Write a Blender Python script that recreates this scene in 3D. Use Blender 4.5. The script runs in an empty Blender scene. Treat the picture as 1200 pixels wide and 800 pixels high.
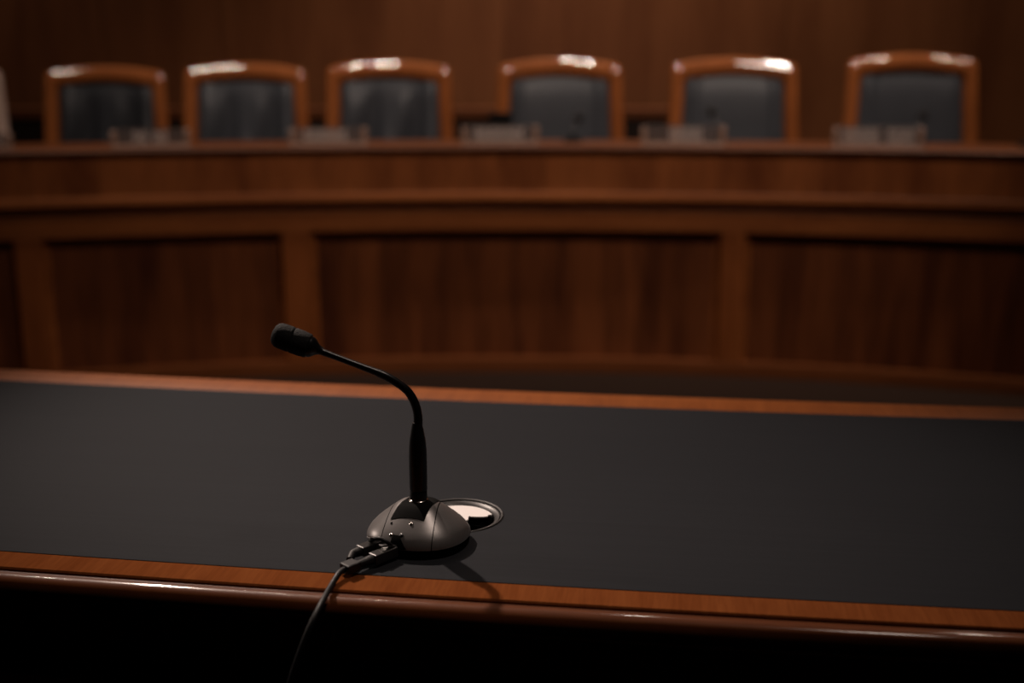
import bpy, bmesh, math, random
from mathutils import Vector, Matrix
random.seed(7)
C = bpy.context.scene.collection
PI = math.pi
sin, cos = math.sin, math.cos

# ------------------------------------------------------------------ materials
def new_mat(name):
    m = bpy.data.materials.new(name); m.use_nodes = True
    nt = m.node_tree
    return m, nt, nt.nodes['Principled BSDF']

def setp(b, **k):
    for n, v in k.items():
        b.inputs[n.replace('_', ' ')].default_value = v

def wood(name, light, dark, stretch, rough=.35, coat=.3, coat_rough=.15, figure=.5, fine=.35, per_island=0.0, distort=0.0, spec=.2):
    m, nt, b = new_mat(name)
    N, L = nt.nodes, nt.links
    tc = N.new('ShaderNodeTexCoord'); mp = N.new('ShaderNodeMapping')
    mp.inputs['Scale'].default_value = stretch
    L.new(tc.outputs['Object'], mp.inputs['Vector'])
    vec = mp.outputs['Vector']
    if per_island:
        g = N.new('ShaderNodeNewGeometry'); mul = N.new('ShaderNodeMath'); mul.operation = 'MULTIPLY'
        mul.inputs[1].default_value = 37.0
        L.new(g.outputs['Random Per Island'], mul.inputs[0])
        add = N.new('ShaderNodeVectorMath'); add.operation = 'ADD'
        L.new(vec, add.inputs[0]); L.new(mul.outputs[0], add.inputs[1]); vec = add.outputs[0]
    n1 = N.new('ShaderNodeTexNoise'); n1.inputs['Scale'].default_value = 1.0
    n1.inputs['Detail'].default_value = 3; n1.inputs['Distortion'].default_value = distort
    L.new(vec, n1.inputs['Vector'])
    n2 = N.new('ShaderNodeTexNoise'); n2.inputs['Scale'].default_value = 9.0; n2.inputs['Detail'].default_value = 5
    L.new(vec, n2.inputs['Vector'])
    r1 = N.new('ShaderNodeValToRGB'); r1.color_ramp.elements[0].position = .32; r1.color_ramp.elements[1].position = .68
    L.new(n1.outputs['Fac'], r1.inputs['Fac'])
    r2 = N.new('ShaderNodeValToRGB'); r2.color_ramp.elements[0].position = .35; r2.color_ramp.elements[1].position = .65
    L.new(n2.outputs['Fac'], r2.inputs['Fac'])
    a = N.new('ShaderNodeMath'); a.operation = 'MULTIPLY'; a.inputs[1].default_value = figure
    c = N.new('ShaderNodeMath'); c.operation = 'MULTIPLY_ADD'; c.inputs[1].default_value = fine
    L.new(r1.outputs['Color'], a.inputs[0]); L.new(r2.outputs['Color'], c.inputs[0]); L.new(a.outputs[0], c.inputs[2])
    mix = N.new('ShaderNodeMix'); mix.data_type = 'RGBA'
    mix.inputs[6].default_value = (*light, 1); mix.inputs[7].default_value = (*dark, 1)
    L.new(c.outputs[0], mix.inputs[0])
    L.new(mix.outputs[2], b.inputs['Base Color'])
    setp(b, Roughness=rough, Coat_Weight=coat, Coat_Roughness=coat_rough, Specular_IOR_Level=spec)
    bp = N.new('ShaderNodeBump'); bp.inputs['Strength'].default_value = .03; bp.inputs['Distance'].default_value = .002
    L.new(n2.outputs['Fac'], bp.inputs['Height']); L.new(bp.outputs[0], b.inputs['Normal'])
    return m

def leather(name, col, scale, rough=.45, bump=.15, streak=None, spec=.3):
    m, nt, b = new_mat(name)
    N, L = nt.nodes, nt.links
    tc = N.new('ShaderNodeTexCoord')
    v = N.new('ShaderNodeTexVoronoi'); v.inputs['Scale'].default_value = scale
    L.new(tc.outputs['Object'], v.inputs['Vector'])
    bp = N.new('ShaderNodeBump'); bp.inputs['Strength'].default_value = bump; bp.inputs['Distance'].default_value = .001
    L.new(v.outputs['Distance'], bp.inputs['Height']); L.new(bp.outputs[0], b.inputs['Normal'])
    n = N.new('ShaderNodeTexNoise'); n.inputs['Detail'].default_value = 4
    if streak:
        mp = N.new('ShaderNodeMapping'); mp.inputs['Scale'].default_value = streak
        L.new(tc.outputs['Object'], mp.inputs['Vector']); L.new(mp.outputs[0], n.inputs['Vector']); n.inputs['Scale'].default_value = 1
    else:
        L.new(tc.outputs['Object'], n.inputs['Vector']); n.inputs['Scale'].default_value = scale * .08
    mix = N.new('ShaderNodeMix'); mix.data_type = 'RGBA'
    mix.inputs[6].default_value = (*[c * .88 for c in col], 1); mix.inputs[7].default_value = (*[c * 1.12 for c in col], 1)
    L.new(n.outputs['Fac'], mix.inputs[0]); L.new(mix.outputs[2], b.inputs['Base Color'])
    setp(b, Roughness=rough, Specular_IOR_Level=spec)
    return m

def plain(name, col, rough=.5, metal=0.0, coat=0.0, spec=.5, noise=.12, nscale=60):
    m, nt, b = new_mat(name)
    N, L = nt.nodes, nt.links
    tc = N.new('ShaderNodeTexCoord')
    n = N.new('ShaderNodeTexNoise'); n.inputs['Scale'].default_value = nscale; n.inputs['Detail'].default_value = 3
    L.new(tc.outputs['Object'], n.inputs['Vector'])
    mix = N.new('ShaderNodeMix'); mix.data_type = 'RGBA'
    mix.inputs[6].default_value = (*[c * (1 - noise) for c in col], 1); mix.inputs[7].default_value = (*[min(1, c * (1 + noise)) for c in col], 1)
    L.new(n.outputs['Fac'], mix.inputs[0]); L.new(mix.outputs[2], b.inputs['Base Color'])
    setp(b, Roughness=rough, Metallic=metal, Coat_Weight=coat, Specular_IOR_Level=spec)
    return m

WL, WD = (.25, .077, .024), (.12, .030, .008)
M = {}
M['edge_wood'] = wood('table_edging_wood', (.195, .061, .018), (.125, .034, .010), (26, 2.2, 8), .65, .0, .2, .45, .4, spec=.0)
M['lit_edge_wood'] = wood('table_edging_wood_lit', (.28, .085, .021), (.185, .050, .012), (26, 2.2, 8), .55, .0, .2, .45, .4, spec=.08)  # brighter copy of the edging wood; stronger light at the back is coloured in
M['bead_wood'] = wood('table_moulding_wood', (.14, .041, .012), (.075, .02, .006), (3, 20, 20), .45, .8, .10, .5, .3, spec=.1)
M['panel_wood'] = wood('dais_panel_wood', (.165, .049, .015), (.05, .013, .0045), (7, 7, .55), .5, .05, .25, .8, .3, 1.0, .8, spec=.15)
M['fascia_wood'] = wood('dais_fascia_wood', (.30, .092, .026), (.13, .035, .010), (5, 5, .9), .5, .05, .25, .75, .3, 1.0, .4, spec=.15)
M['rail_wood'] = wood('dais_rail_wood', (.26, .082, .022), (.14, .039, .011), (1.2, 9, 16), .5, .05, .25, .5, .35, spec=.15)
M['plinth_wood'] = wood('dais_plinth_wood', (.12, .038, .012), (.07, .02, .006), (1.2, 9, 16), .55, .0, .25, .5, .35, spec=.05)
M['stile_wood'] = wood('dais_stile_wood', (.22, .064, .016), (.10, .026, .006), (9, 9, .7), .5, .05, .25, .5, .35, 1.0, spec=.15)
M['top_wood'] = wood('dais_top_wood', (.11, .034, .010), (.06, .017, .005), (1.5, 12, 12), .5, .0, .2, .5, .3, spec=.15)
M['chair_wood'] = wood('chair_frame_wood', (.26, .082, .022), (.15, .043, .011), (9, 9, 3), .55, 1.0, .03, .5, .3, spec=.05)
M['chair_wood'].node_tree.nodes['Principled BSDF'].inputs['Coat IOR'].default_value = 1.8
M['gleam_wood'] = wood('gleam_chair_frame', (.52, .38, .31), (.42, .30, .25), (9, 9, 3), .4, .6, .1, .4, .3, spec=.3)  # pale colour stands in for the gleam on the left chair's post
M['wall_wood'] = wood('wall_panel_wood', (.21, .078, .029), (.11, .036, .013), (3.5, 3.5, .35), .5, .05, .3, .7, .3, 1.0, .5, spec=.15)
M['cabinet_wood'] = wood('credenza_wood', (.016, .009, .006), (.008, .004, .003), (9, 9, .8), .5, .1, .3)
M['shaded_leather'] = leather('shaded_chair_leather', (.019, .0205, .024), 260, .42, .2)  # darker copy of the chair leather; weaker light is put into the colour
M['desk_leather'] = leather('desk_leather', (.0205, .0222, .0258), 900, .68, .2, (1.5, 110, 1), .038)
M['chair_leather'] = leather('chair_leather', (.033, .036, .042), 260, .42, .2)
M['black_plastic'] = plain('black_plastic', (.008, .008, .009), .38)
M['black_matte'] = plain('black_matte', (.004, .004, .004), .8, spec=.05)
M['neck_black'] = plain('gooseneck_black', (.007, .007, .008), .3)
M['grey_paint'] = plain('microphone_grey_paint', (.225, .215, .213), .36, .6, noise=.06, nscale=400)
M['steel'] = plain('polished_steel', (.55, .52, .5), .2, 1.0)
M['dark_metal'] = plain('dark_metal', (.035, .034, .034), .4, .4)
M['lid_reflection'] = plain('lid_reflection', (.90, .87, .86), .35, 0, noise=.02)  # ceiling reflection on a polished lid, put in as plain pale colour
M['cable'] = plain('cable_rubber', (.006, .006, .007), .5, spec=.3)
M['plug'] = plain('plug_plastic', (.018, .017, .017), .3)
M['bronze'] = plain('plate_frame_bronze', (.24, .145, .105), .45, .1)
M['plate_dark'] = plain('plate_clear_face', (.13, .10, .09), .3)
M['plate_dark'].node_tree.nodes['Principled BSDF'].inputs['Alpha'].default_value = .5
M['letter_pale'] = plain('plate_lettering', (.50, .42, .38), .5)
M['carpet'] = plain('carpet', (.018, .0095, .006), .95, spec=.1, noise=.4, nscale=180)
M['ceiling'] = plain('ceiling_paint', (.10, .08, .065), .9, noise=.05, nscale=4)
M['foam'] = plain('windscreen_mesh', (.0045, .0045, .005), .75, spec=.25, noise=.5, nscale=1500)
# fine bump on the microphone windscreen
_nt = M['foam'].node_tree; _v = _nt.nodes.new('ShaderNodeTexVoronoi'); _v.inputs['Scale'].default_value = 900
_tc = _nt.nodes.new('ShaderNodeTexCoord'); _nt.links.new(_tc.outputs['Object'], _v.inputs['Vector'])
_b = _nt.nodes.new('ShaderNodeBump'); _b.inputs['Strength'].default_value = .6; _b.inputs['Distance'].default_value = .001
_nt.links.new(_v.outputs['Distance'], _b.inputs['Height']); _nt.links.new(_b.outputs[0], _nt.nodes['Principled BSDF'].inputs['Normal'])

# ------------------------------------------------------------------ helpers
def link(name, bm, mat, parent=None, smooth=None, bevel=0, seg=2):
    bmesh.ops.recalc_face_normals(bm, faces=bm.faces[:])
    me = bpy.data.meshes.new(name); bm.to_mesh(me); bm.free()
    o = bpy.data.objects.new(name, me); C.objects.link(o)
    me.materials.append(mat)
    if parent is not None: o.parent = parent
    if smooth is not None:
        me.polygons.foreach_set('use_smooth', [True] * len(me.polygons))
        me.set_sharp_from_angle(angle=math.radians(smooth))
    if bevel:
        md = o.modifiers.new('bevel', 'BEVEL'); md.width = bevel; md.segments = seg; md.limit_method = 'ANGLE'; md.angle_limit = math.radians(40)
    return o

def tag(o, label=None, cat=None, group=None, kind=None):
    if label: o['label'] = label
    if cat: o['category'] = cat
    if group: o['group'] = group
    if kind: o['kind'] = kind
    return o

def thing(name, label, cat, loc=(0, 0, 0), rz=0, group=None):
    o = bpy.data.objects.new(name, None); C.objects.link(o)
    o.empty_display_size = .1
    o.location = loc; o.rotation_euler = (0, 0, rz)
    return tag(o, label, cat, group)

def box(bm, x0, x1, y0, y1, z0, z1):
    vs = [bm.verts.new((x, y, z)) for z in (z0, z1) for y in (y0, y1) for x in (x0, x1)]
    for f in ((0, 2, 3, 1), (4, 5, 7, 6), (0, 1, 5, 4), (2, 6, 7, 3), (0, 4, 6, 2), (1, 3, 7, 5)):
        bm.faces.new([vs[i] for i in f])
    return vs

def obox(bm, c, ax, ay, az, hx, hy, hz):
    c = Vector(c); vs = []
    for z in (-1, 1):
        for y in (-1, 1):
            for x in (-1, 1):
                vs.append(bm.verts.new(c + ax * (x * hx) + ay * (y * hy) + az * (z * hz)))
    for f in ((0, 2, 3, 1), (4, 5, 7, 6), (0, 1, 5, 4), (2, 6, 7, 3), (0, 4, 6, 2), (1, 3, 7, 5)):
        bm.faces.new([vs[i] for i in f])

def loft(bm, rings, closed=True, caps=True):
    vr = [[bm.verts.new(p) for p in r] for r in rings]
    n = len(vr[0])
    for a, b in zip(vr, vr[1:]):
        for i in range(n if closed else n - 1):
            j = (i + 1) % n
            bm.faces.new((a[i], a[j], b[j], b[i]))
    if caps:
        bm.faces.new(vr[0][::-1]); bm.faces.new(vr[-1])
    return vr

def lathe(bm, prof, c=(0, 0, 0), n=32, axis=None, caps=True):
    c = Vector(c)
    if axis is None: ax, u, v = Vector((0, 0, 1)), Vector((1, 0, 0)), Vector((0, 1, 0))
    else:
        ax = Vector(axis).normalized(); u = ax.orthogonal().normalized(); v = ax.cross(u)
    loft(bm, [[c + ax * z + (u * cos(2 * PI * i / n) + v * sin(2 * PI * i / n)) * max(r, 1e-5) for i in range(n)] for r, z in prof], True, caps)

def smooth_path(pts, sub=8):
    P = [Vector(p) for p in pts]; out = []
    for i in range(len(P) - 1):
        p0 = P[max(i - 1, 0)]; p1 = P[i]; p2 = P[i + 1]; p3 = P[min(i + 2, len(P) - 1)]
        for k in range(sub):
            t = k / sub
            out.append(.5 * ((2 * p1) + (p2 - p0) * t + (2 * p0 - 5 * p1 + 4 * p2 - p3) * t * t + (3 * p1 - p0 - 3 * p2 + p3) * t ** 3))
    out.append(P[-1]); return out

def tube(bm, pts, rad, n=14, sub=8):
    P = smooth_path(pts, sub)
    if not isinstance(rad, (list, tuple)): R = [rad] * len(P)
    else:
        R = []
        for i in range(len(P)):
            t = i / sub; k = min(int(t), len(rad) - 2); R.append(rad[k] + (rad[k + 1] - rad[k]) * (t - k))
    T = [(P[min(i + 1, len(P) - 1)] - P[max(i - 1, 0)]).normalized() for i in range(len(P))]
    u = T[0].orthogonal().normalized(); rings = []
    for p, t, r in zip(P, T, R):
        u = (u - t * u.dot(t)).normalized(); v = t.cross(u)
        rings.append([p + (u * cos(2 * PI * i / n) + v * sin(2 * PI * i / n)) * r for i in range(n)])
    loft(bm, rings)

def sweep(bm, fn, profile, s0, s1, n, closed=True, caps=True):
    """profile: list of (v, z); fn(s, v) -> (x, y)"""
    rings = []
    for k in range(n + 1):
        s = s0 + (s1 - s0) * k / n
        rings.append([(*fn(s, v), z) for v, z in profile])
    loft(bm, rings, closed, caps)

# ------------------------------------------------------------------ room
def structure(name, bm, mat): return tag(link(name, bm, mat), kind='structure')
bm = bmesh.new(); box(bm, -6.2, 6.2, -4.2, 8.2, -.1, 0); structure('floor', bm, M['carpet'])
bm = bmesh.new(); box(bm, -6.2, 6.2, -4.2, 8.2, 5.2, 5.3); structure('ceiling', bm, M['ceiling'])
bm = bmesh.new()
xs = [-6.2, -5.0, -3.95, -2.78, -1.98, -.05, 1.86, 3.1, 4.3, 5.3, 6.2]
for a, b_ in zip(xs, xs[1:]):
    box(bm, a + .003, b_ - .003, 8.0, 8.03, 0, 5.2)
box(bm, -6.2, 6.2, 8.02, 8.2, 0, 5.2)
structure('wall_back', bm, M['wall_wood'])
for nm, x0, x1 in (('wall_left', -6.2, -6.0), ('wall_right', 6.0, 6.2)):
    bm = bmesh.new()
    for k in range(8):
        y0 = -4 + k * 1.5
        box(bm, x0, x1, y0 + .003, y0 + 1.497, 0, 5.2)
    structure(nm, bm, M['wall_wood'])
bm = bmesh.new(); box(bm, -6.2, 6.2, -4.2, -4.0, 0, 5.2); structure('wall_front', bm, M['wall_wood'])

# ------------------------------------------------------------------ curved desk (witness table)
TA = math.radians(7.7); TR = 27.0
TT = Vector((cos(TA), -sin(TA))); TN = Vector((sin(TA), cos(TA)))
T0 = Vector((0, 1.292)); TC = T0 + TN * TR
def tf(s, v):
    a = s / TR
    p = TC + (TR + v) * (-TN * cos(a) + TT * sin(a)); return p.x, p.y
ZT = .755
S0, S1 = -1.75, 1.75
table = thing('curved_table', 'long curved wooden table with black leather top carrying the gooseneck microphone', 'table', (*T0, 0), -TA)
table_inv = Matrix.Translation((*T0, 0)) @ Matrix.Rotation(-TA, 4, 'Z')
table_inv = table_inv.inverted()
def to_local(bm, inv): bmesh.ops.transform(bm, matrix=inv, verts=bm.verts[:])
# leather inset with a hole for the grommet
GC = Vector((-.0765, 1.514)); GR = .0605
bm = bmesh.new(); sweep(bm, tf, [(-.786, ZT), (-.786, ZT - .03), (-.0005, ZT - .03), (-.0005, ZT)], S0 + .05, S1 - .05, 90)
to_local(bm, table_inv)
inset = link('leather_inset', bm, M['desk_leather'], table)
bm = bmesh.new(); lathe(bm, [(GR, -.1), (GR, .1)], (GC.x, GC.y, ZT), 64); to_local(bm, table_inv)
cut = link('cutter', bm, M['black_matte'], table)
md = inset.modifiers.new('hole', 'BOOLEAN'); md.object = cut; md.operation = 'DIFFERENCE'; md.solver = 'EXACT'
bpy.context.view_layer.update()
me = bpy.data.meshes.new_from_object(inset.evaluated_get(bpy.context.evaluated_depsgraph_get()))
inset.modifiers.clear(); inset.data = me
bpy.data.objects.remove(cut)
# wooden edgings
bm = bmesh.new(); sweep(bm, tf, [(-.0005, ZT - .03), (.047, ZT - .03), (.047, ZT - .002), (.045, ZT + .0002), (.003, ZT + .0006), (.0005, ZT - .0015)], S0, S1, 90)
to_local(bm, table_inv); link('front_edging', bm, M['edge_wood'], table, 30)
bm = bmesh.new(); sweep(bm, tf, [(-.786, ZT - .03), (-.786, ZT - .001), (-.789, ZT + .0004), (-.868, ZT), (-.874, ZT - .005), (-.876, ZT - .02), (-.872, ZT - .035), (-.83, ZT - .035)], S0, S1, 90)
to_local(bm, table_inv); link('back_edging', bm, M['lit_edge_wood'], table, 30)
for sa, sb in ((S0, S0 + .05), (S1 - .05, S1)):
    bm = bmesh.new(); sweep(bm, tf, [(-.786, ZT - .03), (-.786, ZT), (0, ZT), (0, ZT - .03)], sa, sb, 2)
    to_local(bm, table_inv); link('end_edging', bm, M['edge_wood'], table)
# front moulding: groove, bullnose bead, cove and fascia
pr = [(.047, ZT - .004), (.0505, ZT - .0045)]
for k in range(13):
    a = math.radians(105 - k * 17.5)
    pr.append((.0545 + .0155 * cos(a), ZT - .0195 + .0155 * sin(a)))
pr += [(.050, ZT - .037), (.047, ZT - .042), (.0475, ZT - .052), (.051, ZT - .062), (.054, ZT - .072), (.054, ZT - .088), (.036, ZT - .09), (.036, ZT - .03), (.046, ZT - .03)]
bm = bmesh.new(); sweep(bm, tf, pr, S0, S1, 90); to_local(bm, table_inv); link('front_moulding', bm, M['bead_wood'], table, 40)
bm = bmesh.new(); sweep(bm, tf, [(-.80, ZT - .032), (-.80, .08), (-.825, .08), (-.825, ZT - .032)], S0 + .15, S1 - .15, 60)
to_local(bm, table_inv); link('modesty_panel', bm, M['panel_wood'], table)
for sa, sb in ((S0 + .08, S0 + .15), (S1 - .15, S1 - .08)):
    bm = bmesh.new(); sweep(bm, tf, [(-.84, ZT - .031), (-.84, 0), (-.06, 0), (-.06, ZT - .031)], sa, sb, 2)
    to_local(bm, table_inv); link('end_panel', bm, M['panel_wood'], table)

# grommet let into the table
gr = thing('cable_grommet', 'round cable grommet with gleam-coloured half-open lid sunk in the black leather beside the microphone', 'grommet', (GC.x, GC.y, ZT))
bm = bmesh.new(); lathe(bm, [(.0600, -.0018), (.0612, .0012), (.0635, .0018), (.0650, .0003), (.0648, .0001), (.0600, -.0022)], n=72, caps=False); link('rim', bm, M['dark_metal'], gr, 40)
bm = bmesh.new(); lathe(bm, [(.0596, -.0022), (.0590, -.0006), (.0560, -.0012), (.0520, -.0050), (.0515, -.0120), (.0525, -.0120), (.0590, -.0120)], n=72, caps=False); link('inner_ring', bm, M['dark_metal'], gr, 40)
bm = bmesh.new(); lathe(bm, [(.0515, -.0115), (.0515, -.028), (.0, -.028), (.0, -.029), (.0525, -.029), (.0525, -.0115)], n=48, caps=False); link('cup', bm, M['black_matte'], gr, 40)
bm = bmesh.new(); RL = .0505
out = []
a0 = math.asin(.009 / RL)
for k in range(61):
    a = a0 + .12 + (1.5 * PI + .25 - a0 - .12) * k / 60
    out.append((RL * cos(a), RL * sin(a)))
out += [(.010, -.034), (.008, -.012), (.0145, -.004), (.0145, .0085), (.020, .0075), (.034, .0065), (.0415, .0085), (.0425, .014)]
lo = [bm.verts.new((x, y, -.0065)) for x, y in out]; hi = [bm.verts.new((x, y, -.0045)) for x, y in out]
bm.faces.new(lo[::-1]); bm.faces.new(hi)
for i in range(len(out)):
    j = (i + 1) % len(out); bm.faces.new((lo[i], lo[j], hi[j], hi[i]))
tag(link('lid', bm, M['lid_reflection'], gr), 'lid coloured as a pale reflection')

# ------------------------------------------------------------------ gooseneck microphone
BX, BY = -.124, 1.425
YAW = math.radians(15)
mic = thing('gooseneck_microphone', 'black gooseneck desk microphone on a grey domed base standing on the leather table top', 'microphone', (BX, BY, ZT), -YAW)
# in mic space: +x picture right, -y towards the camera (the face with the sockets)
def rad_of(th):
    x, y = cos(th), sin(th)
    rx = .069; ry = .058 if y > 0 else .064
    e = 2.25
    return (abs(x / rx) ** e + abs(y / ry) ** e) ** (-1 / e)
PROF = [(1.0, .013), (.985, .0172), (.93, .0235), (.845, .0297), (.735, .0362), (.61, .0430), (.49, .0495), (.39, .0540), (.31, .0562), (.20, .0571), (.002, .0575)]
def dome(off=0.0, n=96):
    bm = bmesh.new(); rings = []
    for rho, z in PROF:
        rings.append([(rho * (rad_of(2 * PI * i / n) + off) * cos(2 * PI * i / n), rho * (rad_of(2 * PI * i / n) + off) * sin(2 * PI * i / n), z + off) for i in range(n)])
    loft(bm, rings, True, False)
    bmesh.ops.subdivide_edges(bm, edges=bm.edges[:], cuts=1, use_grid_fill=True)
    return bm
def cutp(bm, co, no):   # keeps the side opposite to no
    g = bm.verts[:] + bm.edges[:] + bm.faces[:]
    bmesh.ops.bisect_plane(bm, geom=g, plane_co=co, plane_no=no, clear_outer=True)
SE = .028; SL = .033
bm = dome(); cutp(bm, (SE - .0006, 0, 0), (1, .15, 0)); cutp(bm, (-SL + .0006, 0, 0), (-1, 0, 0)); link('base_shell', bm, M['grey_paint'], mic, 30)
bm = dome(); cutp(bm, (SE + .0006, 0, 0), (-1, -.15, 0)); link('side_shell', bm, M['grey_paint'], mic, 30)
bm = dome(); cutp(bm, (-SL - .0006, 0, 0), (1, 0, 0)); link('side_shell', bm, M['grey_paint'], mic, 30)
bm = dome(-.0022); link('base_core', bm, M['black_matte'], mic, 30)
bm = bmesh.new(); n = 64
rings = []
for rho, z in ((.90, .0002), (.965, .0015), (.975, .006), (.955, .0125), (.5, .013)):
    rings.append([(rho * rad_of(2 * PI * i / n) * cos(2 * PI * i / n), rho * rad_of(2 * PI * i / n) * sin(2 * PI * i / n), z) for i in range(n)])
loft(bm, rings); tag(link('foot', bm, M['black_matte'], mic, 40), 'black rubber foot under the grey base')
bm = dome(.0006)
cutp(bm, (.0225, -.01, 0), (1, -.10, 0)); cutp(bm, (-.0205, -.01, 0), (-1, .25, 0)); cutp(bm, (0, -.036, 0), (0, -1, 0)); cutp(bm, (0, .02, 0), (0, 1, 0))
tag(link('top_plate', bm, M['black_matte'], mic, 30), 'black plate holding the gooseneck')
bm = dome(.0007)
cutp(bm, (.0165, 0, 0), (1, 0, .8)); cutp(bm, (-.022, 0, 0), (-1, 0, .2)); cutp(bm, (0, -.06, .0285), (0, -.1, 1)); cutp(bm, (0, -.03, 0), (0, 1, 0))
tag(link('socket_recess', bm, M['black_matte'], mic, 30), 'black recess for the cable sockets')
def on_dome(u, d):       # height of the dome over (u, -d)
    th = math.atan2(-d, u); rho = math.hypot(u, d) / rad_of(th)
    for (r1, z1), (r2, z2) in zip(PROF, PROF[1:]):
        if r2 <= rho <= r1: return z2 + (z1 - z2) * (rho - r2) / (r1 - r2)
    return .013
for u, d, r, mt, nm in ((.0045, .0415, .0021, 'steel', 'screw'), (-.0235, .0405, .0013, 'black_matte', 'screw_hole'), (-.0195, .0535, .0020, 'steel', 'screw'), (-.0045, .0545, .0023, 'black_plastic', 'button')):
    z = on_dome(u, d); nrm = Vector((u * .4, -d * .55, .035)).normalized()
    bm = bmesh.new(); lathe(bm, [(r * 1.25, -.001), (r * 1.25, .0003), (r * .9, .0009), (r * .3, .0013)], (u, -d, z), 14, nrm); link(nm, bm, M[mt], mic, 40)
# neck (mic space, x right, y away): straight black grip, then thin bending neck
def ml(x, y, z):
    if z > .9: x *= .9896; z = 1.36 - (1.36 - z) * .9896
    v = Vector((x - BX, y - BY)); a = YAW
    return (v.x * cos(a) - v.y * sin(a), v.x * sin(a) + v.y * cos(a), z - ZT)
bm = bmesh.new(); lathe(bm, [(.0135, .0545), (.0135, .0580), (.0125, .0592), (.0115, .0597)], n=28); tag(link('collar', bm, M['steel'], mic, 40), 'thin shiny ring at the foot of the neck')
gp = ml(-.1240, 1.425, ZT)
bm = bmesh.new(); lathe(bm, [(.0112, .057), (.0115, .0595), (.0116, .0705), (.0111, .0712), (.0111, .0725), (.0118, .0733), (.0120, .110), (.0117, .128), (.0105, .142), (.0082, .155), (.0066, .163), (.0062, .165)], (gp[0], gp[1], 0), 28)
link('grip', bm, M['neck_black'], mic, 40)
NY = 1.425
npts = [(-.1240, NY, .900), (-.1240, NY, .917), (-.1243, NY, .926), (-.1262, NY, .9365), (-.1305, NY, .948), (-.138, NY, .9595), (-.150, NY, .9695), (-.163, NY, .9775), (-.175, NY + .001, .983)]
bm = bmesh.new(); tube(bm, [ml(*p) for p in npts], [.0060, .0060, .0058, .0057, .0056, .0056, .0055, .0055, .0054], 18, 6); link('flexible_neck', bm, M['neck_black'], mic, 60)
bm = bmesh.new(); tube(bm, [ml(-.173, NY + .001, .9822), ml(-.1765, NY + .001, .9836), ml(-.20, NY + .002, .9925), ml(-.232, NY + .004, 1.0045), ml(-.2500, NY + .005, 1.0112)], [.0058, .0049, .0043, .0042, .0048], 18, 5); link('neck_arm', bm, M['neck_black'], mic, 60)
hp = Vector(ml(-.2490, NY + .005, 1.0115)); hq = Vector(ml(-.3100, NY + .007, 1.0345))
ha = (hq - hp).normalized()
bm = bmesh.new(); lathe(bm, [(.0052, -.002), (.0056, .002), (.0075, .0055), (.0115, .0100), (.0138, .0135), (.0143, .0170)], hp, 28, ha); link('capsule_collar', bm, M['neck_black'], mic, 40)
bm = bmesh.new(); lathe(bm, [(.0138, .0165), (.0152, .0172), (.0160, .0190), (.0167, .026), (.0170, .0385), (.0166, .0392), (.0160, .0398), (.0160, .0406), (.0167, .0413), (.0170, .043), (.0168, .053), (.0160, .0588), (.0138, .0628), (.0100, .0655), (.005, .0668), (.0004, .0672)], hp, 36, ha)
tag(link('windscreen', bm, M['foam'], mic, 40), 'black mesh microphone head')

# ------------------------------------------------------------------ microphone cable
cb = thing('microphone_cable', 'black cable plugged into the microphone base and hanging over the front table edge', 'cable', (-.2, 1.32, ZT))
co_ = Vector((-.2, 1.32, ZT))
def cl(p): return Vector(p) - co_
DX = Vector((-.69, -.72, -.02)).normalized(); DZ = Vector((0, 0, 1)); DY = DZ.cross(DX).normalized(); DZ = DX.cross(DY)
JN = Vector((-.2015, 1.3185, .7655))
for k, (st, sc) in enumerate((((-.1545, 1.3640, .7660), .95), ((-.1720, 1.3800, .7700), .9))):
    st = Vector(st)
    bm = bmesh.new(); obox(bm, cl(st + DX * .014), DX, DY, DZ, .0185, .0082 * sc, .0072 * sc)
    pl_ = link('plug', bm, M['plug'], cb, None, .0014, 2)
    bm = bmesh.new(); obox(bm, cl(st + DX * .006 + DZ * .0098), (DX * .93 + DZ * .3).normalized(), DY, (DZ * .93 - DX * .3).normalized(), .013, .0040, .0010)
    lt = link('latch_tab', bm, M['plug'], pl_, None, .0005, 1)
    bm = bmesh.new(); e = st + DX * .030
    tube(bm, [cl(e), cl(e + DX * .006), cl(e + DX * .014), cl((e + DX * .02) * .6 + JN * .4)], [.0068 * sc, .0064, .0056, .0046], 14, 5)
    link('boot', bm, M['cable'], cb, 50)
bm = bmesh.new(); obox(bm, cl(JN), DX, DY, DZ, .0100, .0095, .0060); link('junction', bm, M['cable'], cb, None, .002, 2)
# thin lead looping between the sockets
bm = bmesh.new(); tube(bm, [cl((-.1905, 1.3780, .7620)), cl((-.1850, 1.3740, .7745)), cl((-.1720, 1.3650, .7835)), cl((-.1600, 1.3610, .7800)), cl((-.1520, 1.3640, .7700))], .0024, 10, 6); link('lead', bm, M['cable'], cb, 60)
cp = [JN + DX * .006, (-.2130, 1.3010, .7645), (-.2185, 1.2790, .7600), (-.2215, 1.2540, .7590), (-.2250, 1.2270, .7560), (-.2320, 1.2080, .7440), (-.2420, 1.1985, .7200), (-.2560, 1.1930, .6800), (-.2720, 1.1900, .6200), (-.2750, 1.1880, .4500), (-.2850, 1.1900, .2000), (-.2800, 1.2000, .0300), (-.2500, 1.2400, .0060), (-.1000, 1.4200, .0055), (.15, 1.62, .0055)]
bm = bmesh.new(); tube(bm, [cl(p) for p in cp], .0038, 12, 8); link('cord', bm, M['cable'], cb, 60)

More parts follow.
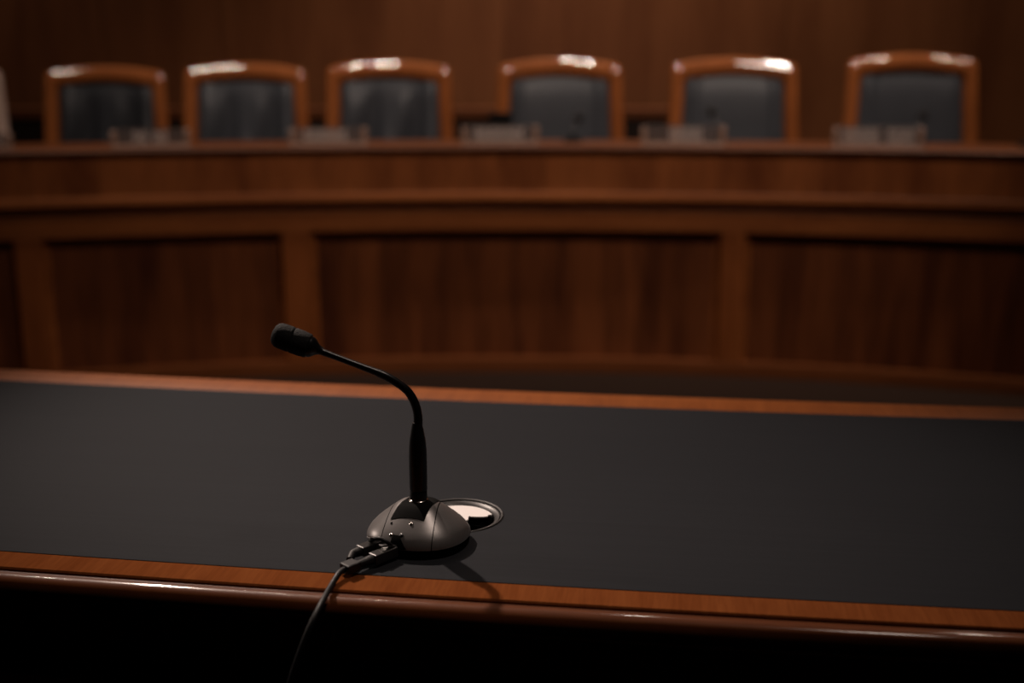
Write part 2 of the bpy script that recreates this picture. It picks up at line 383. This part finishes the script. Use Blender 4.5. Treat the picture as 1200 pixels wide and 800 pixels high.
# ------------------------------------------------------------------ dais
DR = 6.6; DA = Vector((-.05, 5.22)); DC = DA - Vector((0, DR))
def df(s, v):
    a = s / DR
    return DC.x + (DR - v) * sin(a), DC.y + (DR - v) * cos(a)
def s_at(x):   # arc length where the front face passes x
    return DR * math.asin((x - DC.x) / DR)
bm = bmesh.new(); sweep(bm, df, [(-.08, 0), (-.08, .2), (-1.95, .2), (-1.95, 0)], -3.15, 3.15, 60)
box(bm, -6, 6, 7.0, 7.999, 0, .2)
structure('floor_platform', bm, M['carpet'])
dais = thing('curved_dais_bench', 'long curved panelled wooden dais bench in front of the row of chairs', 'bench', (DA.x, DA.y, 0))
dinv = Matrix.Translation((-DA.x, -DA.y, 0))
L0, L1 = -3.1, 3.1
def dpart(name, prof, s0, s1, n, mat, sm=35, bev=0):
    bm = bmesh.new(); sweep(bm, df, prof, s0, s1, n); to_local(bm, dinv)
    return link(name, bm, mat, dais, sm, bev)
dpart('desk_top', [(.050, 1.035), (.057, 1.040), (.058, 1.048), (.052, 1.054), (.045, 1.055), (-.53, 1.055), (-.53, 1.025), (.03, 1.025), (.03, 1.032)], L0, L1, 90, M['top_wood'])
# upper fascia in veneered lengths
for k, (a, b_) in enumerate(zip([-3.1, -2.5, -1.7, -.96, -.12, .58, 1.22, 1.9, 2.5], [-2.5, -1.7, -.96, -.12, .58, 1.22, 1.9, 2.5, 3.1])):
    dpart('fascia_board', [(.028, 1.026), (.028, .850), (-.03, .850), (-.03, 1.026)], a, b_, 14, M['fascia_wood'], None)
dpart('fascia_moulding', [(.028, .852), (.031, .848), (.032, .836), (.034, .822), (.034, .813), (-.03, .813), (-.03, .852)], L0, L1, 90, M['rail_wood'])
dpart('shadow_groove', [(-.020, .815), (-.020, .768), (-.06, .768), (-.06, .815)], L0, L1, 90, M['rail_wood'], None)
RT = .674      # top of the panel openings
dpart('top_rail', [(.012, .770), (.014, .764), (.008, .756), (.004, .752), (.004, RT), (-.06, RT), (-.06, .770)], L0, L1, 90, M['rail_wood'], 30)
dpart('baseboard', [(.006, 0), (.006, .063), (.004, .067), (-.06, .067), (-.06, 0)], L0, L1, 90, M['plinth_wood'], 30)
stx = [(-2.46, .07), (-2.10, .10), (-.995, .115), (.998, .115)]
sts = [s_at(-2.10), s_at(-.985), s_at(1.005), 2.85]
wid = [.105, .12, .10, .10]
prev = -3.1
segs = []
for s, w in zip(sts, wid):
    dpart('stile', [(.004, RT), (.004, .066), (-.06, .066), (-.06, RT)], s - w / 2, s + w / 2, 5, M['stile_wood'], None)
    segs.append((prev, s - w / 2)); prev = s + w / 2
segs.append((prev, 3.1))
for a, b_ in segs:
    # recessed panel, with a moulded bolection frame around its field
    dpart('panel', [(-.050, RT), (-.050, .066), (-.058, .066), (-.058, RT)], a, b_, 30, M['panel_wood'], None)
    if b_ - a > .4:
        bv = .032
        bm = bmesh.new()
        def bev_prof(z_out, z_in): return [(.003, z_out), (-.012, z_out + (z_in - z_out) * .15), (-.034, z_out + (z_in - z_out) * .5), (-.050, z_in), (-.052, z_in), (-.052, z_out)]
        sweep(bm, df, bev_prof(RT, RT - bv), a, b_, 30)
        for so, si in ((a, a + bv), (b_, b_ - bv)):
            prof = [(so, .003), (so + (si - so) * .15, -.012), (so + (si - so) * .5, -.034), (si, -.050), (si, -.052), (so, -.052)]
            loft(bm, [[(*df(s, v), z) for s, v in prof] for z in (.066, RT)])
        to_local(bm, dinv); link('panel_moulding', bm, M['rail_wood'], dais)
for sa, sb in ((L0, L0 + .04), (-.17, -.13), (L1 - .04, L1)):
    dpart('support_panel', [(-.06, 1.026), (-.06, .2), (-.30, .2), (-.45, .95), (-.45, 1.026)], sa, sb, 2, M['panel_wood'], None)

# ------------------------------------------------------------------ credenza along the back wall
cr = thing('credenza', 'long low dark credenza against the wood panelled wall behind the chairs', 'cabinet', (-1.7, 7.5, .2))
bm = bmesh.new(); box(bm, -4.0, 3.1, -.22, .24, .06, .905); link('body', bm, M['cabinet_wood'], cr, None, .003)
bm = bmesh.new(); box(bm, -4.04, 3.14, -.26, .26, .905, .965); link('top', bm, M['top_wood'], cr, None, .005)
bm = bmesh.new(); box(bm, -3.95, 3.05, -.17, .2, 0, .06); link('plinth', bm, M['cabinet_wood'], cr)
for k in range(9):
    x0 = -3.98 + k * .785
    bm = bmesh.new(); box(bm, x0 + .01, x0 + .775, -.24, -.22, .08, .89)
    d = link('door', bm, M['cabinet_wood'], cr, None, .002)
    bm = bmesh.new(); lathe(bm, [(.006, 0), (.006, .012), (.012, .016), (.012, .022), (.004, .026)], (x0 + (.71 if k % 2 == 0 else .075), -.24, .52), 12, (0, -1, 0)); link('knob', bm, M['dark_metal'], d, 40)

# ------------------------------------------------------------------ chairs
def outline(w_top, w_bot, z_bot, z_cor, z_mid, rc, nside, narc, ntop):
    """from left bottom up over the arched top to right bottom, list of (x, z)"""
    pts = []
    def wx(z): return w_bot / 2 + (w_top / 2 - w_bot / 2) * (z - z_bot) / (z_cor - z_bot)
    for k in range(nside): 
        z = z_bot + (z_cor - rc - z_bot) * k / (nside - 1); pts.append((-wx(z), z))
    cx = -w_top / 2 + rc; cz = z_cor - rc
    for k in range(1, narc):
        a = PI - (PI / 2) * k / narc; pts.append((cx + rc * cos(a) , cz + rc * sin(a)))
    for k in range(ntop + 1):
        x = cx + (-2 * cx) * k / ntop; t = x / cx
        pts.append((x, z_cor + (z_mid - z_cor) * (1 - t * t)))
    left = pts[:nside + narc - 1]
    pts += [(-x, z) for x, z in left[::-1]]
    return pts
def bow(x, z):       # hollow of the back and its rake, y towards the wall
    return -.26 * x * x + .10 * (z - .5)
NS, NA, NT_ = 10, 6, 24
FO = outline(.628, .70, .46, 1.215, 1.242, .036, NS, NA, NT_)
FI = outline(.490, .535, .52, 1.128, 1.150, .016, NS, NA, NT_)
def chair_frame_mesh():
    bm = bmesh.new(); rings = []; n = 20
    for (xo, zo), (xi, zi) in zip(FO, FI):
        c = Vector(((xo + xi) / 2, 0, (zo + zi) / 2)); h = Vector((xo - xi, 0, zo - zi)) / 2
        ring = []
        for k in range(n):
            a = 2 * PI * k / n; ca, sa = cos(a), sin(a)
            e = .95
            pa = math.copysign(abs(ca) ** e, ca); pb = math.copysign(abs(sa) ** e, sa)
            p = c + h * pa; p.y = bow(p.x, p.z) + .033 * pb
            ring.append(p)
        rings.append(ring)
    loft(bm, rings); return bm
def cushion_mesh(wr):
    bm = bmesh.new(); nu, nv = 40, 32
    # map the (u, v) square onto the inner outline
    inner = FI[:]
    def edge(t, side):   # side -1 left, +1 right, t 0 bottom..1 top
        z = .50 + (1.133 - .50) * t
        w = .545 / 2 + (.493 / 2 - .545 / 2) * t
        return side * w, z
    def f(u, v, front):
        xl, z = edge(v, -1); xr, _ = edge(v, 1)
        x = xl + (xr - xl) * u
        z += (1.155 - 1.133) * (1 - (2 * u - 1) ** 2) * v
        du = min(u, 1 - u) * .5; dv = min(1 - v, v) * .27
        d = min(du, dv)
        puff = .030 * (1 - math.exp(-d / .045)) - .010 * min(1, max(0, (d - .035) / .08))
        puff += .012 * math.exp(-((du - .045) / .018) ** 2)
        if front and wr:
            k = max(0, 1 - v * 1.02) ** .8 * min(1, d / .05)
            puff += .050 * k * sin(2 * PI * (2.15 * u + .12 * sin(5 * v) + .1)) +   .013 * k * sin(2 * PI * (4.7 * u + .2))
        y = bow(x, z) + (-.006 - puff if front else .020)
        return Vector((x, y, z))
    for front in (True, False):
        g = [[bm.verts.new(f(i / nu, j / nv, front)) for i in range(nu + 1)] for j in range(nv + 1)]
        for j in range(nv):
            for i in range(nu): bm.faces.new((g[j][i], g[j][i + 1], g[j + 1][i + 1], g[j + 1][i]))
        if front: ga = g
    n = [ga[0][i] for i in range(nu + 1)] + [ga[j][nu] for j in range(1, nv + 1)] + [ga[nv][i] for i in range(nu - 1, -1, -1)] + [ga[j][0] for j in range(nv - 1, 0, -1)]
    m_ = [g[0][i] for i in range(nu + 1)] + [g[j][nu] for j in range(1, nv + 1)] + [g[nv][i] for i in range(nu - 1, -1, -1)] + [g[j][0] for j in range(nv - 1, 0, -1)]
    for i in range(len(n)):
        j = (i + 1) % len(n); bm.faces.new((n[i], n[j], m_[j], m_[i]))
    return bm
GRP = 'high-backed chairs behind the dais'
def make_chair(label, wr):
    t = thing('high_back_chair', label, 'chair', group=GRP)
    link('back_frame', chair_frame_mesh(), M['chair_wood'], t, 60)
    link('back_cushion', cushion_mesh(wr), M['chair_leather'], t, 60)
    bm = bmesh.new()
    rings = []
    for z, k in ((.40, .90), (.405, .97), (.44, 1.0), (.475, .985), (.495, .92), (.502, .6)):
        rings.append([(.285 * k * math.copysign(abs(cos(a)) ** .45, cos(a)), -.27 + .27 * k * math.copysign(abs(sin(a)) ** .45, sin(a)), z) for a in [2 * PI * i / 40 for i in range(40)]])
    loft(bm, rings); link('seat', bm, M['chair_leather'], t, 60)
    for s in (-1, 1):
        bm = bmesh.new(); tube(bm, [(s * .33, .0, .70), (s * .335, -.16, .695), (s * .335, -.36, .68), (s * .33, -.43, .64), (s * .315, -.41, .56), (s * .29, -.38, .46)], .022, 12, 6); link('armrest', bm, M['chair_wood'], t, 60)
    bm = bmesh.new(); lathe(bm, [(.045, .10), (.045, .13), (.028, .14), (.028, .37), (.10, .385), (.10, .402)], (0, -.25, 0), 24); link('pedestal', bm, M['dark_metal'], t, 40)
    for k in range(5):
        a = 2 * PI * k / 5 + .3; u = Vector((cos(a), sin(a), 0)); c = Vector((0, -.25, .1))
        bm = bmesh.new(); tube(bm, [c + u * .03 + Vector((0, 0, .01)), c + u * .15, c + u * .30 - Vector((0, 0, .03))], [.026, .022, .018], 10, 4)
        lg = link('base_leg', bm, M['chair_wood'], t, 60)
        bm = bmesh.new(); lathe(bm, [(.018, -.014), (.028, -.011), (.028, .011), (.018, .014)], c + u * .30 + Vector((0, 0, -.0715)), 16, Vector((-sin(a), cos(a), 0))); link('caster', bm, M['black_plastic'], lg, 40)
    return t
def copy_tree(o, parent=None):
    c = o.copy(); C.objects.link(c)
    if parent is not None: c.parent = parent
    for ch in [x for x in bpy.data.objects if x.parent == o and x is not c]:
        copy_tree(ch, c)
    return c
PH = .2
chairs = [  # x, y, yaw, top height, label, wrinkled
    (-3.005, 6.06, 14, 1.425, 'chair with painted gleam cut by the left picture edge, only its leaning right post showing', 2),
    (-2.185, 6.20, 3, 1.418, 'leftmost complete high-backed chair, creased leather tinted as shade, one gleam at its left top corner', 3),
    (-1.398, 6.05, 2, 1.432, 'creased-leather chair with white gleam on its left top rail, second complete one from left', 1),
    (-.628, 5.90, 1, 1.443, 'creased-leather chair with bright gleam mid top rail, third complete one from left', 1),
    (.243, 5.86, 0, 1.453, 'smooth-leather chair with one small gleam right of centre on its orange top rail', 0),
    (1.118, 5.82, -2, 1.457, 'smooth-leather chair with a large white gleam at its right top corner', 0),
    (1.972, 5.70, -3, 1.474, 'rightmost high-backed chair with smooth leather and three small gleams along its top rail', 0),
]
proto = {}
for x, y, yaw, top, label, wr in chairs:
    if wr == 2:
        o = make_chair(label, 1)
        for ch in [c for c in bpy.data.objects if c.parent == o and c.name.startswith('back_frame')]: ch.data.materials[0] = M['gleam_wood']
    elif wr == 3:
        o = make_chair(label, 1)
        for ch in [c for c in bpy.data.objects if c.parent == o and c.name.split('.')[0] in ('back_cushion', 'seat')]: ch.data.materials[0] = M['shaded_leather']
    elif wr in proto: o = copy_tree(proto[wr]); o['label'] = label
    else: o = proto[wr] = make_chair(label, wr)
    o.location = (x, y + .03, top - 1.242); o.rotation_euler = (0, 0, math.radians(yaw))

# ------------------------------------------------------------------ things on the dais
NG = 'name plates along the dais'
def name_plate(x, w, h, blobs, label, v=-.03, yaw=0):
    s = s_at(x); px, py = df(s, v)
    t = thing('name_plate', label, 'name plate', (px, py, 1.055), -s / DR + yaw, NG)
    bm = bmesh.new(); box(bm, -w / 2 + .004, w / 2 - .004, -.004, .004, .012, h - .003); link('face', bm, M['plate_dark'], t, None, .001)
    for sgn in (-1, 1):
        bm = bmesh.new(); x0 = sgn * (w / 2 - .012); box(bm, x0 - .013, x0 + .013, -.014, .014, 0, h - .012 if sgn < 0 else h - .006); link('end_bracket', bm, M['bronze'], t, None, .005, 3)
    bm = bmesh.new(); box(bm, -w / 2, w / 2, -.024, .024, 0, .013); link('foot_rail', bm, M['bronze'], t, None, .004)
    for a, b_ in blobs:
        # illegible pale lettering: a run of upright strokes with cross bars
        bm = bmesh.new(); n = max(4, int((b_ - a) / .011)); st = (b_ - a) / n
        for k in range(n):
            xx = a + st * (k + .1); z0, z1 = .024, h - .014
            box(bm, xx, xx + st * .34, -.0062, -.0038, z0, z1)
            if k % 3 != 2: box(bm, xx, xx + st * .8, -.0062, -.0038, z1 - .009, z1)
            if k % 2 == 0: box(bm, xx, xx + st * .8, -.0062, -.0038, (z0 + z1) / 2 - .004, (z0 + z1) / 2 + .004)
            if k % 4 != 1: box(bm, xx, xx + st * .8, -.0062, -.0038, z0, z0 + .009)
        link('lettering', bm, M['letter_pale'], t)
for a in ((-2.26, .30, .075, [(-.11, .0), (.02, .10)], 'small name plate cut by the left picture edge, beside the gleam-painted chair post'),
          (-1.58, .334, .086, [(-.075, -.015), (.01, .07)], 'name plate with two small pale words right below the leftmost complete chair'),
          (-.823, .345, .088, [(-.11, .08)], 'name plate with one broad pale word by the left post of the third complete chair'),
          (-.054, .35, .094, [(-.115, .11)], 'brightest name plate, one pale word, just left of the smooth chair with one gleam'),
          (.766, .375, .096, [(-.06, .085)], 'name plate with a short pale word before the chair with a large white gleam'),
          (1.59, .382, .098, [(-.145, .005), (.04, .155)], 'name plate with two pale words before the rightmost chair')):
    name_plate(*a)
def dais_mic(x, v, h, label, lean=.02):
    s = s_at(x); px, py = df(s, v)
    t = thing('dais_microphone', label, 'microphone', (px, py, 1.055), -s / DR, 'microphones on the dais')
    bm = bmesh.new(); lathe(bm, [(.045, 0), (.046, .006), (.036, .016), (.012, .022), (.010, .03)], n=24); link('base', bm, M['black_matte'], t, 40)
    bm = bmesh.new(); tube(bm, [(0, 0, .025), (0, .0, h * .6), (lean * .4, .03, h * .85), (lean, .08, h)], .0045, 10, 6); link('neck', bm, M['neck_black'], t, 60)
    bm = bmesh.new(); lathe(bm, [(.006, -.004), (.018, .006), (.022, .016), (.022, .046), (.016, .058), (.002, .062)], (lean, .08, h), 18, (lean, .06, .03)); link('windscreen', bm, M['foam'], t, 40)
dais_mic(.275, -.33, .10, 'small black microphone in front of the smooth chair with one gleam')
dais_mic(.925, -.33, .13, 'small black microphone in front of the chair with a large white gleam', -.02)
dais_mic(1.76, -.33, .12, 'small black microphone in front of the rightmost chair')
# black box in the gap between the third and the fourth complete chair
s = s_at(-.055); px, py = df(s, -.45)
t = thing('black_box', 'small black box on the dais between the middle two chairs', 'box', (px, py, 1.055), -s / DR)
bm = bmesh.new(); box(bm, -.055, .055, -.05, .05, .004, .135); link('case', bm, M['black_matte'], t, None, .006)
bm = bmesh.new()
for x in (-.045, .045):
    for y in (-.04, .04): lathe(bm, [(.006, 0), (.006, .005)], (x, y, 0), 10)
link('rubber_feet', bm, M['black_matte'], t)
# sloping black reading stand at the right end
s = s_at(2.42); px, py = df(s, -.40)
t = thing('reading_stand', 'black sloping stand at the right end of the dais beyond the rightmost chair', 'stand', (px, py, 1.055), -s / DR)
bm = bmesh.new()
v8 = [(-.30, -.10, .0), (.30, -.10, .0), (.30, .10, .0), (-.30, .10, .0), (-.30, -.10, .012), (.30, -.10, .085), (.30, .10, .085), (-.30, .10, .012)]
vs = [bm.verts.new(p) for p in v8]
for f in ((3, 2, 1, 0), (4, 5, 6, 7), (0, 1, 5, 4), (1, 2, 6, 5), (2, 3, 7, 6), (3, 0, 4, 7)): bm.faces.new([vs[i] for i in f])
link('wedge', bm, M['black_matte'], t, None, .004)
bm = bmesh.new(); box(bm, -.29, .29, -.112, -.098, .0, .022); link('lip', bm, M['black_plastic'], t, None, .003)

# ------------------------------------------------------------------ lights: ceiling downlights and added fill spots
def spot(name, loc, target, power, size, blend=.6, radius=.08, col=(1, .80, .68)):
    l = bpy.data.lights.new(name, 'SPOT'); l.energy = power; l.spot_size = math.radians(size); l.spot_blend = blend
    l.shadow_soft_size = radius; l.color = col
    o = bpy.data.objects.new(name, l); C.objects.link(o); o.location = loc
    o.rotation_euler = (Vector(target) - Vector(loc)).to_track_quat('-Z', 'Y').to_euler()
    return o
def area(name, loc, target, power, sx, sy, col=(1, .80, .68)):
    l = bpy.data.lights.new(name, 'AREA'); l.shape = 'RECTANGLE'; l.size = sx; l.size_y = sy; l.energy = power; l.color = col
    o = bpy.data.objects.new(name, l); C.objects.link(o); o.location = loc
    o.rotation_euler = (Vector(target) - Vector(loc)).to_track_quat('-Z', 'Y').to_euler()
    return o
spot('key_downlight', (-2.3, 4.8, 4.85), (-.16, 1.95, .75), 1560, 22, 1.0, .06)
# rows of downlights over the dais
for x, y, p in ((-3.39, 4.4, 32), (-2.27, 4.5, 85), (-2.16, 4.5, 100), (-.95, 4.5, 180), (-1.10, 4.5, 100), (.53, 4.5, 140), (1.87, 4.5, 200), (1.94, 4.5, 170), (2.79, 4.4, 45), (3.14, 4.4, 48), (3.28, 4.4, 48)):
    spot('dais_downlight', (x, y, 4.95), (x * .93, 5.6, 1.2), p, 58, 1.0, .055)
spot('dais_spot', (1.4, 1.2, 4.95), (.0, 5.3, .7), 560, 54, 1.0, .45)
spot('wall_spot', (.5, 7.0, 5.1), (.6, 8, 1.6), 610, 98, 1.0, .1)
spot('wall_spot', (-4.0, 7.0, 5.1), (-4.0, 8, 1.6), 150, 92, 1.0, .1)
spot('wall_spot', (4.0, 7.0, 5.1), (4.0, 8, 1.6), 120, 92, 1.0, .1)
spot('table_fill_spot', (1.0, 1.25, 4.95), (-.13, 1.42, .75), 215, 16, 1.0, .5)
spot('table_fill_spot', (2.4, 4.4, 4.95), (1.05, 2.08, .755), 130, 14, 1.0, .06)  # unseen spot added to brighten the right part of the back edging
for x, px in ((-3.1, -.58), (-1.67, -.30), (-1.0, -.17), (.58, .145), (2.6, .54)):
    spot('edge_downlight', (x, 5.0, 4.95), (px, 1.25, .74), 45, 9, 1.0, .03)
spot('mic_rim_spot', (-5.5, 3.9, 2.5), (-.14, 1.42, .78), 210, 9, 1.0, .15)  # unseen low spot added for a highlight on the microphone base
w = bpy.data.worlds.new('room_air'); bpy.context.scene.world = w; w.use_nodes = True
w.node_tree.nodes['Background'].inputs['Color'].default_value = (.02, .015, .012, 1)
w.node_tree.nodes['Background'].inputs['Strength'].default_value = .2

# ------------------------------------------------------------------ camera
cam = bpy.data.cameras.new('camera'); co = bpy.data.objects.new('camera', cam); C.objects.link(co)
cam.sensor_width = 36; cam.lens = 40; cam.clip_start = .05
co.location = (0, 0, 1.36); co.rotation_euler = (math.radians(90 - 13.0888), 0, 0)
cam.dof.use_dof = True; cam.dof.focus_distance = 1.52; cam.dof.aperture_fstop = 1.8; cam.dof.aperture_blades = 0
sc = bpy.context.scene
sc.camera = co
sc.view_settings.view_transform = 'Standard'; sc.view_settings.look = 'None'; sc.view_settings.gamma = 1
sc.view_settings.use_curve_mapping = False; sc.view_settings.exposure = 0
